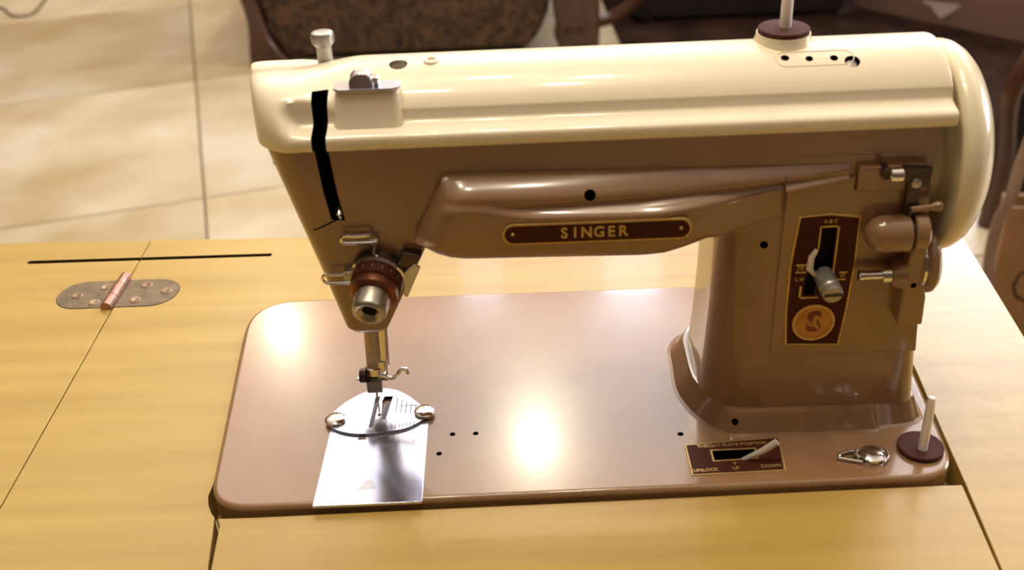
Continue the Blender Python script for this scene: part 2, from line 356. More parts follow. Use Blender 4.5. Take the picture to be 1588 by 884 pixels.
# column foot and column
SELS = [(293.9, 79.0), (298.6, 79.0), (298.6, 84), (305.6, 84), (305.6, 114.6), (299.2, 114.6), (299.0, 103), (295.6, 92), (293.9, 88)]
def foot_ring(pts, z, back, ins=0):
    P = [(x, y, z) for x, y in pts]+[(x, y, z) for x, y in back]
    Q = smooth_pts(P+[P[0]], 4)[:-1]; return [(q.x, q.y, z) for q in Q]
f0 = [(242.7, 100), (242.2, 78), (247.0, 60.8), (254.5, 48.5), (260.5, 42.6), (268, 40.2), (300, 39.9), (333.5, 40.2), (338.5, 42.6), (352.6, 44.2), (358.6, 47.5), (361.3, 56)]
f1 = [(247.2, 100), (247.6, 78), (251.5, 63.0), (257.2, 52.0), (262.5, 45.6), (269, 43.0), (300, 42.6), (331, 43.0), (337, 45.4), (351.0, 47.0), (356.8, 50.0), (359.4, 58)]
f2 = [(250.2, 100), (250.4, 78), (254.0, 64.0), (259.2, 53.4), (264.2, 47.8), (270, 45.8), (300, 45.4), (331, 45.6), (338, 46.6), (349.5, 48.2), (354.6, 51.6), (356.8, 59)]
bk0 = [(361, 110), (352, 132), (300, 138), (258, 132), (244.5, 118)]
bk1 = [(359, 108), (350, 128), (300, 134), (260, 128), (248.5, 116)]
bk2 = [(356.5, 106), (348, 125), (300, 131), (262, 125), (251.5, 114)]
def mix(a, b, t): return [(lerp(p[0], q[0], t), lerp(p[1], q[1], t)) for p, q in zip(a, b)]
def grow(a, d): return [(x+(x-302)/58*d, y+(y-88)/46*d) for x, y in a]
ft = MB().loft([foot_ring(grow(f0, 2.6), .0, grow(bk0, 2.6)), foot_ring(grow(f0, .9), .7, grow(bk0, .9)), foot_ring(f0, 2.4, bk0), foot_ring(mix(f0, f1, .75), 8, mix(bk0, bk1, .75)), foot_ring(f1, 10.2, bk1), foot_ring(mix(f1, f2, .35), 11.3, mix(bk1, bk2, .35)), foot_ring(f2, 11.6, bk2)])
emit('column_foot', ft, TAN, M_, cut=[(MB().cyl((265.6, 30, 6.3), (265.6, 52, 6.3), 1.7, seg=16), BLACK)], ang=30)
cr = []
for z in [11.2]+[11.2+k*(150-11.2)/14 for k in range(1, 15)]:
    x0 = interp(z, [(11, 250.6), (30, 252.2), (60, 253.6), (150, 255)]); x1 = 346+(145-z)*.082
    yf = interp(z, [(11, 46.2), (60, 47.2), (145, 48)])
    cr.append([(x, y, z) for x, y in rrect(x0, x1, yf, 126, (24, 8, 20, 20), 8)])
emit('column', MB().loft(cr), TAN, M_, cut=[(MB().cyl((273.7, 38, 105.6), (273.7, 60, 105.6), 1.9, seg=16), BLACK), (MB().prism(SELS, 'y', 30, 66), BLACK)], ang=50)
# arm body
emit('arm', MB().prism([(48.8, 112), (119.6, 112), (120.6, 118), (120.6, 163.4), (48.15, 163.4), (48.15, 116)], 'x', 118, 346.5).bevel(1, 2), TAN, M_)
# head, with the take-up slot cut in
def slot_pts(g=0): return [(71.6, 184.6), (78.8, 184.6), (78.2, 172), (77.8, 162), (79.3, 141), (81.2, 127.0), (74.9, 127.6), (73.1, 141), (71.6, 163)]
hr = []
for z in [64.2, 65.2, 67, 72, 78, 85, 92, 99, 106, 112, 118, 125, 135, 145, 155, 163.6]:
    x0 = 47.0+(163-z)*.28; x1 = interp(z, [(64, 93.2), (85, 103.7), (106.5, 114.7), (120, 121), (164, 130)])
    g = max(0, (67-z)/2.8)*1.6; yf = 48+(0 if z > 90 else (90-z)*.0)
    hr.append([(x, y, z) for x, y in rrect(x0+g, x1-g, yf+g, interp(z, [(64, 96), (110, 118), (164, 121)])-g, (interp(z, [(64, 5), (100, 10), (164, 15)]), 2.0, 8, 12), 8)])
sl1 = MB().prism(slot_pts(), 'y', 20, 72)
crease = MB().prism([(65.6, 122.6), (66.0, 121.9), (77.6, 127.2), (77.6, 128.1)], 'y', 20, 48.9)
emit('head', MB().loft(hr), TAN, M_, cut=[(sl1, BLACK), (crease, BLACK)], ang=50)
emit('take_up_lever', MB().tube([(78.5, 62, 134), (78.6, 50, 133), (78.9, 46.8, 131), (79.4, 48, 128.5)], [1.1, 1.3, 1.3, .8], 10), CHROME, M_)

# cover
def dome_profile():
    P = [(47.2, 162.6), (45.2, 162.8), (44.2, 164), (43.9, 166), (44.1, 168), (44.9, 169.3), (47, 170), (50.5, 170.7), (53.4, 171.5), (55.1, 173.0), (55.6, 176.4)]
    for k in range(23):
        a = radians(139.6-k*(139.6-40.4)/22); P.append((84+36.5*cos(a), 154+36.2*sin(a)))
    Q = [(124.6-(y-43.4), z) for y, z in P[:11]][::-1]
    return P+Q
def resample(P, n):
    P = [Vector((p[0], p[1], 0)) for p in P]; L = [0]
    for a, b in zip(P, P[1:]): L.append(L[-1]+(b-a).length)
    out = []; j = 0
    for i in range(n):
        t = L[-1]*i/(n-1)
        while j < len(P)-2 and L[j+1] < t: j += 1
        s = (t-L[j])/max(1e-9, L[j+1]-L[j]); q = P[j].lerp(P[j+1], min(1, s)); out.append((q.x, q.y))
    return out
DP = dome_profile(); ND = len(DP)
nose_ctrl = [(47.2, 162.6, 0), (45.2, 162.8, 0), (44.0, 164.2, 0), (43.8, 167, 0), (45.0, 171.5, 0), (48.5, 177, 0), (55, 182.6, 0), (64, 186.2, 0), (76, 187.4, 0), (90, 185.6, 0), (104, 181.2, 0), (113, 178.6, 0), (118.5, 179.2, 0), (121.6, 178.2, 0), (123, 174.5, 0), (124.4, 168, 0), (124.4, 164, 0), (121, 162.6, 0)]
NPF = resample([(p.x, p.y) for p in smooth_pts(nose_ctrl, 8)], ND)
# keep the lip of both profiles aligned
lip = 6
NPF = DP[:4]+resample([(p.x, p.y) for p in smooth_pts([(44.0, 167, 0)]+nose_ctrl[4:16], 8)], ND-8)+DP[-4:]
XL = 39.5; XR = 352.5; st = []
for k in range(9): st.append((XL+18*(1-cos(k*pi/16)) if False else XL+18*(1-sqrt(max(0, 1-(k/8)**2)) if False else 18*(k/8)**2/18*1), 0))
xs = [XL+18*t*t for t in [i/12 for i in range(13)]]+[60, 64, 68, 72, 76, 80, 84, 88, 92, 96, 100, 106, 112]+[112+k*12 for k in range(1, 20)]+[346.5, 349.5, 351.4, 352.3, XR]
rings = []
for x in sorted(xs):
    kk = sqrt(max(0, 1-((18-(x-XL))/18)**2)) if x < XL+18 else 1
    ke = sqrt(max(0, 1-((x-(XR-3))/3.0)**2)) if x > XR-3 else 1
    w = ss(60, 92, x); wg = ss(50, 66, x); r = []
    drop = 0
    for i, (a, b) in enumerate(zip(NPF, DP)):
        fr = i < 11
        t = wg if fr else w
        y = lerp(a[0], b[0], t); z = lerp(a[1], b[1], t)
        if y < 84: y += (1-kk)*17*(84-y)/40*(1 if z < 180 else 1)
        else: y -= (1-kk)**3*4*(y-84)/40
        z = 162.6+(z-162.6)*(1-(.16 if y < 104 else .07)*(1-kk)**2)
        y = 84+(y-84)*(1-.045*(1-ke)); z = 162.6+(z-162.6)*(1-.08*(1-ke))
        r.append((x+(84-y)*.21*(1-ss(40, 74, x)), y, z))
    g_ = ss(54, 70, x)
    for i in range(5, 22):
        p_, q_ = r[i-1], r[i]
        r[i] = (q_[0], lerp(q_[1], max(q_[1], p_[1]+.04), g_) if i > 10 else q_[1], max(q_[2], p_[2]+.04))
    rings.append(r)
cv = MB().loft(rings)
cuts = [(MB().prism(slot_pts(), 'y', 20, 76), BLACK)]
def nrm_cut(x, y, r, m, dep=5):
    a = math.acos(max(-1, min(1, (y-84)/36.3))); d = Vector((0, cos(a), sin(a))); c = Vector((x, 84, 154))+d*36.2
    return (MB().cyl(c-d*dep, c+d*4, r, seg=24), m)
cuts += [nrm_cut(108.9, 77.6, 4.2, STEEL, 4.5), nrm_cut(281, 70.6, 1.9, DARKM), nrm_cut(291.5, 69.6, 1.7, DARKM), nrm_cut(302.4, 69.4, 1.8, DARKM), nrm_cut(310.0, 67.2, 3.4, DARKM, 3.5)]
cover = emit('top_cover', cv, CREAM, M_, cut=cuts, ang=55, label='cream enamel top cover')
def on_dome(x, y, r0, prof, m, name, parent=M_, seg=28, label=None):
    a = math.acos(max(-1, min(1, (y-84)/36.3))); d = Vector((0, cos(a), sin(a))); c = Vector((x, 84, 154))+d*36.2
    return emit(name, MB().lathe(c, d, prof, seg), m, parent, label=label)
on_dome(123.7, 79.4, 0, [(-1.5, 3.6), (.5, 3.5), (1.0, 3.0), (1.0, 1.9), (-.2, 1.7), (-.2, .1)], CREAM, 'oil_cap', cover)
on_dome(108.9, 77.6, 0, [(-4.3, 2.4), (-3.0, 2.1), (-2.4, .1)], CHROME, 'cover_screw', cover, label='recessed steel screw')
on_dome(310.0, 67.2, 0, [(-3.4, 2.4), (-1.8, 2.3), (-1.6, .1)], STEEL, 'cover_screw', cover, label='steel screw head')
rim = MB()
for k in range(1):
    pts = []
    for i in range(40):
        a = 2*pi*i/40; x = 294+(13.0 if cos(a) > 0 else -13)+4.2*cos(a); yy = 70+4.2*sin(a)
        an = math.acos((yy-84)/36.3); pts.append((x, 84+36.3*cos(an), 154+36.3*sin(an)))
    rim.tube(pts+[pts[0], pts[1]], .22, 6)
emit('stitch_window_rim', rim, CREAM, cover)
# thread guide boss and guide
bs = MB().loft([[(x, y, z) for x, y in rrect(x0, x1, y0, 86, 3.5, 5)] for z, x0, x1, y0 in ((169, 80.5, 112, 49.5), (173, 81.0, 111.6, 51.0), (177, 81.5, 111, 52.8), (182, 82, 110.6, 54.2), (185.2, 82.4, 110.4, 55.0), (186.2, 83.4, 109.4, 56.0))])
emit('guide_boss', bs, CREAM, cover, ang=60)
tg = MB().prism(rrect(81.6, 111.2, 53.8, 64.5, 5, 6), 'z', 186.2, 187.6).bevel(.4, 2)
tg = emit('thread_guide', tg, BLUEST, M_, label='chrome spring thread guide')
clip = MB().loft([[(x, 59+s, 187.6+h*g) for s, h in ((-3.0, 0), (-2.8, 3), (-1.5, 5.6), (1.6, 7.0), (3.2, 6.4), (3.6, 2), (3, 0))] for x, g in ((89.0, .45), (90, .75), (92, .97), (94.2, 1), (96.6, .97), (98.4, .78), (99.4, .45))])
emit('guide_spring', clip.bevel(.4, 2), CHROME, tg)
emit('guide_tab', MB().box((99.6, 57, 187.6), (102, 61, 191.4)).bevel(.5, 2), CHROME, tg)
# presser dial at the rear left of the cover
emit('pressure_dial', MB().lathe((72.2, 101, 180), (0, 0, 1), [(0, 3.7), (11.5, 3.7), (12.5, 4.6), (13.5, 5.4), (17.2, 5.5), (18.2, 4.9), (18.6, 3.6), (18.6, .1)], 32), GREYK, M_, label='grey metal pressure dial')
emit('face_latch', MB().box((45.4, 76, 143), (48, 84, 153)).bevel(.8, 2), DARKM, M_)
# upper spool pin
bossr = [(-7, 17), (-3, 15.4), (1, 13.4), (4, 12.4), (5.6, 12.2)]
emit('spool_boss', MB().lathe((283.6, 88, 188), (0, 0, 1), [(t, r) for t, r in bossr]+[(5.8, .1)], 40), CREAM, M_, ang=60)
emit('spool_felt', MB().lathe((283.6, 88, 193.6), (0, 0, 1), [(0, 11), (.2, 11.6), (2.0, 11.6), (2.4, 11), (2.4, .1)], 40), FELT, M_, label='brown felt disc')
emit('spool_pin', MB().lathe((284.2, 88, 195.6), (0, 0, 1), [(0, 2.7), (46, 2.4), (50, 1.6), (50.5, .1)], 20), WHITEP, M_, label='upright white spool pin on the cover')
# lower spool pin
emit('spool_felt', MB().lathe((354.0, 23.6, .1), (0, 0, 1), [(0, 10.8), (.3, 11.1), (2.2, 11.1), (2.6, 10.6), (2.6, .1)], 40), FELT, M_, label='brown felt disc on the bed')
emit('spool_pin', MB().lathe((353.9, 20.6, 2.0), (.035, .10, 1), [(0, 2.3), (26, 2.2), (30, 1.6), (30.4, .1)], 20), WHITEP, M_, label='leaning white spool pin on the bed')

# front shroud (light bracket cover) as a relief over its own outline
ZTOP = lambda x: interp(x, [(112.7, 120.5), (127.2, 149.0), (140, 149.2), (244, 147.0), (308.5, 145.8)])
ZBOT = lambda x: interp(x, [(112.7, 118.6), (114.6, 116.8), (118, 114.6), (123, 111.4), (129, 109.2), (136, 108.2), (216, 106.6), (226, 107.4), (236, 109.8), (247, 112.9), (262, 116.4), (279.5, 121.2), (279.8, 133.6), (308.5, 138.6)])
ZG = lambda x: interp(x, [(140, 137.6), (165, 135.0), (216, 134.6), (262, 137.2), (308.5, 141.4)])
XLz = lambda z: 112.7+max(0, z-120.0)*.5
def sh_h(x, z):
    dl = (x-XLz(z))*.88 if z > 120 else 1e3; dt = ZTOP(x)-z if x > 127 else 1e3; db = z-ZBOT(x)
    Hf = lerp(14.5, 2.6, ss(222, 279, x)); Ht = lerp(12.5, 5.0, ss(150, 308, x)) if x > 150 else 12.5
    g = ZG(x); t = ss(g-2, g+2, z) if x < 279.6 else 1
    H = lerp(Hf, Ht, t)
    rd = lambda d, r: sqrt(max(0, 1-(1-min(1, max(0, d)/r))**2))
    ra = min(H*1.0, 11)
    f = rd(dl, 12)*(.06+.94*sin(pi/2*min(1, max(0, dt)/(9.5 if x < 250 else 7))))*rd(db, 7 if x < 250 else 3)
    if x < 128: f *= rd(min(dl, 99), 12)**.2
    h = H*f
    amp = ss(143, 170, x)*1.0
    h -= amp*2.0*math.exp(-((z-g)/1.7)**2)
    h += amp*(1.1)*math.exp(-((z-(g-3.2))/1.5)**2)
    return max(h, .12 if f > .01 else 0)
sx = [112.75, 113.3, 114.2, 115.5, 117, 119, 121, 123, 125, 127, 129, 132, 135]+[138+k*4 for k in range(35)]+[277, 279.4, 279.9, 284, 290, 296, 302, 306, 307.6, 308.4]
NV = 44; rings = []
for x in sx:
    a, b = ZBOT(x), ZTOP(x); r = []
    for j in range(NV+1):
        t = j/NV; t = t if False else .5-.5*cos(pi*t)*(1) if j in (0, NV) else .5-.5*cos(pi*t)
        z = lerp(a, b, lerp(j/NV, t, .5))
        yf = 48-sh_h(x, z) if 0 < j < NV else 48
        if j == 0: yf = 47.6
        if j == NV: yf = 47.9
        r.append((x, yf, z))
    r += [(x, 52, b), (x, 52, a)]
    rings.append(r)
def zface(x, z): return 48-sh_h(x, z)
shn = Vector((0, -.88, .47)); shp = Vector((192.3, zface(192.3, 140.5), 140.5)); shc = MB().cyl(shp-shn*5, shp+shn*5, 2.6, seg=24)
shr = emit('front_shroud', MB().loft(rings), TAN, M_, cut=[(shc, BLACK)], ang=60)
# name plate
yp = zface(194, 125)
def plate_pts(e): return rrect(153.6-e, 236.6+e, 119.9-e, 129.0+e, 4.5+e, 8)
npb = emit('name_plate', MB().prism(plate_pts(.9), 'y', yp-.9, yp+1.5).bevel(.3, 1), GOLD, M_, label='gilt-edged brown name plate')
emit('plate_field', MB().prism(plate_pts(-.35), 'y', yp-1.15, yp), BROWN, npb)
tx = text_mb('S I N G E R'.replace(' ', '\u200a'), 7.0, (193.6, yp-1.2, 124.5), 'y', .15, .16)
# widen letter spacing by building each letter on its own
tx.bm.free(); tx = MB()
for k, ch in enumerate('SINGER'):
    xx = [180.5, 185.3, 190.4, 196.0, 201.4, 206.6][k]
    t = text_mb(ch, 7.4, (xx, yp-1.2, 124.5+k*.0), 'y', .15, .2, 0, .92)
    me = bpy.data.meshes.new('t'); t.bm.to_mesh(me); t.bm.free(); tx.bm.from_mesh(me)
emit('lettering', tx, GOLD, npb)
for x in (157.6, 232.4): emit('rivet', MB().lathe((x, yp-1.0, 124.8), (0, -1, 0), [(0, 1), (.5, .7), (.6, .1)], 12), GOLD, npb)

# access panel and stitch selector
ap = MB().prism([(280.8, 44.6), (352.6, 43.4), (347.6, 100), (346.0, 133), (311.6, 133.4), (311.6, 140), (281.4, 133.6)], 'y', 46.2, 50).bevel(.4, 2)
emit('access_panel', ap, TAN, M_, cut=[(MB().prism(SELS, 'y', 30, 60), BLACK)])
emit('panel_pad', MB().prism([(312.2, 133.4), (343, 132.6), (343, 145), (311.9, 145.4)], 'y', 44.4, 50).bevel(.7, 3), TAN, M_)
def sel_pts(e): return [(288.2-e, 50.9-e), (313.4+e, 49.7-e), (315.0+e, 70), (316.0+e, 95), (315.6+e, 119.6+e), (302, 121.4+e), (288.6-e, 120.6+e), (286.6-e, 95), (286.8-e, 70)]
SY = 46.2
sel = emit('selector_plate', MB().prism(sel_pts(.9), 'y', SY-.6, SY+1.5).bevel(.3, 1), GOLD, M_, label='dark brown stitch selector plate with gilt border', cut=[(MB().prism([(293.2, 78.4), (299.2, 78.4), (299.2, 83), (306.2, 83), (306.2, 115.2), (298.6, 115.2), (298.4, 103), (295, 92), (293.2, 88)], 'y', 30, SY+1), BLACK)])
emit('plate_field', MB().prism(sel_pts(-.3), 'y', SY-.85, SY+.5), BROWN, sel, cut=[(MB().prism([(293.9, 79.0), (298.6, 79.0), (298.6, 84), (305.6, 84), (305.6, 114.6), (299.2, 114.6), (299.0, 103), (295.6, 92), (293.9, 88)], 'y', 30, SY+1), BLACK)])
bd = MB()
for a, b in (((291.6, 77.0), (301, 77.8)), ((306.2, 84), (307.0, 116)), ((298.2, 115.2), (307, 116.0)), ((298.0, 104), (298.7, 116)), ((291.6, 77), (292.6, 84)), ((289, 91.2), (294, 92.0)), ((289, 95), (294.6, 96)), ((308.4, 86.5), (313.0, 87.3)), ((309.4, 90.4), (313.4, 91.2))):
    bd.prism([(a[0], a[1]), (b[0], a[1]), (b[0], b[1]), (a[0], b[1])], 'y', SY-1.05, SY-.8)
emit('slot_border', bd, GOLD, sel)
emit('stitch_pointer', MB().tube([(297.6, SY-1.2, 104), (295.4, SY-1.6, 100), (295.0, SY-2, 94), (298, SY-1.6, 90)], [1.0, 1.5, 1.7, .8], 10), CREAM, sel, label='ivory stitch pointer')
mk = MB()
for z, s in ((117.6, 'A'), (98, 'J K L'), (88, 'R S'), (82.5, 'U')):
    pass
for k, (x, z, s) in enumerate(((291.4, 93.6, 'J K'), (291.2, 87.6, 'L M'), (311.2, 88.9, 'O'), (302.6, 118.2, 'A B C'))):
    t = text_mb(s, 2.6, (x, SY-.9, z), 'y', .08, .05)
    emit('lettering', t, GOLD, sel)
emb = emit('emblem', MB().lathe((300.2, SY-.8, 63.0), (0, -1, 0), [(0, 10.4), (.25, 10.2), (.25, .1)], 40), ORANGE, sel, label='round gold emblem')
emit('emblem_ring', MB().lathe((300.2, SY-1.0, 63.0), (0, -1, 0), [(0, 10.2), (.3, 10.2), (.3, 9.0), (.05, 9.0)], 40, cap=False), GOLD, emb)
e1 = text_mb('S', 15.5, (300.3, SY-1.15, 63.2), 'y', .1, .55)
emit('emblem_letter', e1, REDP, emb)
emit('emblem_figure', MB().tube([(301.0, SY-1.3, 67.5), (300.0, SY-1.4, 63.5), (302.6, SY-1.3, 59.6)], [1.0, 1.5, .8], 8), ORANGE, emb)
# selector knob
kb = MB().lathe((302.2, 47, 89.5), (.04, -1, -.06), [(0, 4.0), (1, 4.7), (12, 4.9), (12.4, 4.5), (13, 4.9), (14, 4.5), (14.4, 4.9), (17, 4.8), (17.8, 4.0), (17.8, 1.1), (16.8, 1.0), (16.8, .1)], 32)
kb = emit('selector_knob', kb, GREYK, M_, label='grey metal stitch knob')
emit('knob_slot', MB().box((298.6, 28.55, 87.9), (307.4, 29.15, 88.9)), DARKM, kb)

# bobbin winder
bw = emit('winder_cap', MB().lathe((317.0, 40.5, 113.4), (1, 0, 0), [(0, .1), (.4, 2.6), (1.4, 4.8), (3.2, 6.8), (5.8, 8.2), (9, 8.7), (19.2, 8.7), (19.8, 8.2), (19.8, .1)], 36), TAN, M_, label='round-nosed tan winder cap', ang=60)
emit('winder_collar', MB().lathe((338.2, 41, 114), (1, 0, 0), [(0, 8.4), (.6, 9.1), (5.6, 9.1), (6.4, 8.2), (6.4, .1)], 36), TAN, M_)
emit('winder_shaft_end', MB().cyl((335, 41, 113.6), (339, 41, 113.6), 5.5), DARKM, M_)
emit('winder_bracket', MB().prism([(337.6, 64.8), (349.8, 64.4), (349.2, 80), (346.4, 92), (345.6, 108), (339, 111), (338, 98), (333, 96.4), (333, 86), (338, 84.4)], 'y', 37.4, 47).bevel(1.3, 3), TAN, M_, cut=[(MB().cyl((342.2, 30, 87), (342.2, 42, 87), 1.4, seg=14), BLACK)])
emit('winder_bearing', MB().lathe((331.6, 40.5, 91.2), (1, 0, 0), [(0, 4.4), (.5, 5.0), (7, 5.0), (7.5, 4.4), (7.5, .1)], 28), TAN, M_)
emit('winder_spindle', MB().lathe((316.8, 40.5, 91.6), (1, 0, 0), [(0, 2.2), (.4, 2.7), (2.4, 2.7), (2.6, 2.3), (10.6, 2.4), (10.8, 4.2), (14.6, 4.2), (14.8, 2.8), (17, 2.8)], 28), CHROME, M_, label='short chrome winder spindle')
emit('winder_wheel', MB().lathe((346.6, 50, 93.2), (1, 0, 0), [(0, .1), (0, 12.5), (1, 14.5), (3, 15.6), (5.2, 15.6), (6.8, 14.2), (7.6, 11), (7.6, .1)], 44), TAN, M_, label='tan friction wheel')
emit('winder_tyre', MB().lathe((345.4, 47.5, 94.5), (1, 0, 0), [(0, 12.8), (1.1, 13.2), (1.1, .1)], 44), CHROME, M_)
emit('winder_arm', MB().prism([(330.4, 146.0), (343.6, 145.2), (343.4, 137), (339.6, 135.6), (339.4, 122.6), (333.8, 122.8), (333.8, 138.4), (330.6, 139)], 'y', 41.6, 44.6).bevel(.5, 2), DARKM, M_, label='dark metal winder arm')
emit('winder_arm_screw', MB().lathe((337, 41.4, 138), (0, -1, 0), [(0, 2.4), (.8, 2.2), (1.1, .1)], 20), STEEL, M_)
emit('winder_stud', MB().lathe((323.8, 40, 143.2), (1, 0, 0), [(0, 2.6), (.6, 3.4), (5.6, 3.5), (6.2, 3.0), (6.2, .1)], 24), CHROME, M_, label='chrome stud above the winder')
emit('stud_post', MB().box((321.6, 40, 140.6), (324.2, 47, 146.4)).bevel(.5, 1), DARKM, M_)
emit('winder_latch', MB().tube([(336, 40, 125.6), (345, 39.6, 126.6), (346, 39.6, 126.8), (348, 39.5, 127), (349.6, 39.5, 127.2), (350.4, 39.5, 127.2)], [1.6, 1.6, 2.2, 2.6, 1.8, .3], 14), TAN, M_, label='tan winder latch')
emit('winder_stop', MB().prism([(334.8, 122), (341, 121.6), (341.4, 126.4), (335, 126.8)], 'y', 40, 45).bevel(.5, 1), DARKM, M_)

# hand wheel
prof = [(-10, 24), (-9.4, 25.6), (2, 27.4), (4.4, 30), (5.2, 36), (5.4, 42.5), (4.6, 45.4), (4.8, 47.8), (6.4, 49.4), (9.4, 50.0), (12.6, 49.2), (16.0, 47.0), (19.0, 43.6), (21.6, 39), (23.4, 33), (24.4, 25), (24.6, 20), (23.4, 18.6), (23.4, .1)]
emit('hand_wheel', MB().lathe((349.9, 84, 136.3), (1, 0, 0), prof, 96), CREAMW, M_, label='large cream hand wheel', ang=50)
emit('wheel_shaft', MB().cyl((330, 84, 136), (352, 84, 136), 20), CREAMW, M_)

# tension assembly
td = Vector((-.13, -1, -.30)).normalized(); t0 = Vector((94.0, 47.8, 99.8))
emit('tension_base', MB().lathe(t0, td, [(-2, 12.6), (1.5, 12.6), (2.2, 12.0), (2.2, .1)], 44), DARKM, M_)
emit('tension_ring', MB().lathe(t0+td*3, td, [(-1, 12.4), (0, 13.0), (1.1, 13.0), (1.8, 12.2), (1.8, 10.5)], 44), CHROME, M_)
emit('number_dial', MB().lathe(t0+td*4.6, td, [(0, 11.4), (.6, 11.9), (5.6, 11.8), (6.3, 11.2), (6.3, .1)], 44), BROWN, M_, label='dark brown numbered dial')
dm = MB()
for k in range(16):
    a = 2*pi*k/16; u, v, d = frame(td); n_ = u*cos(a)+v*sin(a)
    dm.cyl(t0+td*6.4+n_*11.7, t0+td*8+n_*11.7, .25, seg=6)
emit('dial_mark', dm, GOLD, M_)
emit('dial_collar', MB().lathe(t0+td*10.8, td, [(0, 10.8), (1, 11.2), (4.4, 11), (5.6, 9.6), (5.6, .1)], 44), COPPER, M_, label='copper-brown collar')
emit('tension_knob', MB().lathe(t0+td*16, td, [(0, 7.8), (1, 8.3), (9, 8.1), (10.4, 7.5), (11, 6.4), (10.6, 5.2), (9, 3.6), (8.6, 3.2), (5, 3.0), (5, .1)], 40), STEEL, M_, label='steel tension knob', ang=45)
emit('knob_bore', MB().cyl(t0+td*20.8, t0+td*24.4, 2.9), BLACK, M_)
emit('guard_blade', MB().prism([(104.8, 88.5), (106.6, 88.0), (114.0, 104.0), (111.2, 106.2), (106.0, 101)], 'y', 42.2, 43.6).bevel(.3, 1), BLUEST, M_, label='bright chrome guard')
emit('guard_post', MB().prism([(102.6, 103.8), (112.6, 105.6), (115, 110), (106.4, 112)], 'y', 42.4, 49).bevel(.5, 1), DARKM, M_)
emit('check_spring', MB().tube([(94.4, 44, 108), (94.6, 41.5, 112), (93.6, 40, 114), (94.4, 42, 118.4)], .7, 8), CHROME, M_)
hp = lambda x0, x1, z0, z1, y: smooth_pts([(x1, y+4, z1), (x1-1, y, z1), ((x0+x1)/2, y-.6, z1), (x0+1.5, y, z1), (x0, y, (z0+z1)/2), (x0+1.5, y, z0), ((x0+x1)/2, y-.6, z0), (x1+2, y, z0), (x1+3, y+5, z0)], 4)
emit('upper_thread_loop', MB().tube(hp(79, 92.4, 117.8, 121.4, 43.4), .95, 10), CHROME, M_)
emit('loop_bracket', MB().prism([(79, 116.2), (95.6, 116.8), (95.6, 119.2), (79.4, 118.4)], 'y', 43.6, 44.8).bevel(.3, 1), STEEL, M_)
emit('lower_thread_loop', MB().tube(hp(67.6, 79.5, 96.6, 101, 44), .75, 10), CHROME, M_)
emit('loop_bracket', MB().prism([(77.6, 95), (82, 95), (82, 102.4), (77.6, 102.4)], 'y', 43.6, 48).bevel(.4, 1), STEEL, M_)

# presser and needle bars (slanted), foot, needle
emit('bar_bushing', MB().lathe((82.5, 80.5, 66), (.0, -.19, -1), [(0, 8), (11.2, 8), (12.2, 7), (12.2, .1)], 28), DARKM, M_)
emit('presser_bar', MB().tube([(81.4, 83, 66), (81.0, 74.4, 21)], 4.2, 20), STEEL, M_)
emit('needle_bar', MB().tube([(86.4, 84.5, 66), (85.6, 77.2, 26)], 3.8, 20), CHROME, M_)
nc = MB().cyl((84.6, 75.5, 25), (84.4, 73.5, 16.5), 3.9, seg=20)
nc.xf(Matrix.Translation((0, .8, 3.6)))
emit('needle_clamp', nc, CHROME, M_)
ws = MB().tube(smooth_pts([(83.5, 70.5, 19), (87.5, 68.5, 18.8), (91, 68.5, 18.4), (93.2, 69.5, 19.8), (95.6, 70.8, 22.0), (98.2, 71.0, 21.4), (98.6, 70.6, 19)], 5), 1.05, 10)
ws.xf(Matrix.Translation((0, .8, 3.6)))
emit('needle_clamp_screw', ws, CHROME, M_, label='curled chrome thread finger')
pf = emit('foot_shank', MB().prism([(76.4, 12.6), (84.6, 12.6), (84.8, 20.0), (76.6, 20.0)], 'y', 68.8, 74.5).bevel(.6, 2), STEEL, M_)
emit('foot_clamp', MB().lathe((75.0, 72.0, 22.0), (1, 0, 0), [(-2.2, 2.0), (-1.6, 3.8), (1.6, 3.8), (2.2, 2.4), (4, 2.4)], 20), DARKM, M_)
emit('presser_lifter_ring', MB().lathe((81.0, 74.8, 23.4), (0, -.19, -1), [(-2.6, 4.6), (-2, 5.2), (1.6, 5.2), (2.2, 4.6), (2.2, .1)], 28), CHROME, M_)
emit('foot_lever', MB().prism([(71.6, 71), (88, 70.2), (88, 72), (72, 74)], 'z', 19.6, 20.7), CHROME, M_)
emit('needle', MB().tube([(80.6, 72.4, 15), (81.3, 69.6, 8), (82.2, 65, 2.2)], [.65, .5, .3], 8), CHROME, M_)

# throat plate lever plate
tp = [(239.2, 9.6), (285.0, 10.8), (287.4, 36.2), (238.8, 32.9)]
tpl = emit('lever_plate', MB().prism(tp, 'z', -.5, .45).bevel(.25, 1), GOLD, M_, label='gilt-edged brown throat plate lever plate', cut=[(MB().prism([(252, 19.6), (272.6, 20.6), (272.9, 27.2), (251.8, 26.8)], 'z', -3, 3), BLACK)])
def insp(P, e):
    c = Vector((sum(p[0] for p in P)/4, sum(p[1] for p in P)/4)); return [(p[0]-math.copysign(e, p[0]-c.x), p[1]-math.copysign(e, p[1]-c.y)) for p in P]
emit('plate_field', MB().prism(insp(tp, .95), 'z', .2, .6), BROWN, tpl, cut=[(MB().prism([(252, 19.6), (272.6, 20.6), (272.9, 27.2), (251.8, 26.8)], 'z', -3, 3), BLACK)])
sb = MB()
so = [(251.0, 18.7), (273.6, 19.6), (273.9, 28.1), (250.8, 27.7)]; si = [(252, 19.6), (272.6, 20.6), (272.9, 27.2), (251.8, 26.8)]
for i in range(4):
    j = (i+1) % 4; sb.prism([so[i], so[j], si[j], si[i]], 'z', .5, .8)
emit('slot_border', sb, GOLD, tpl)
lt = MB()
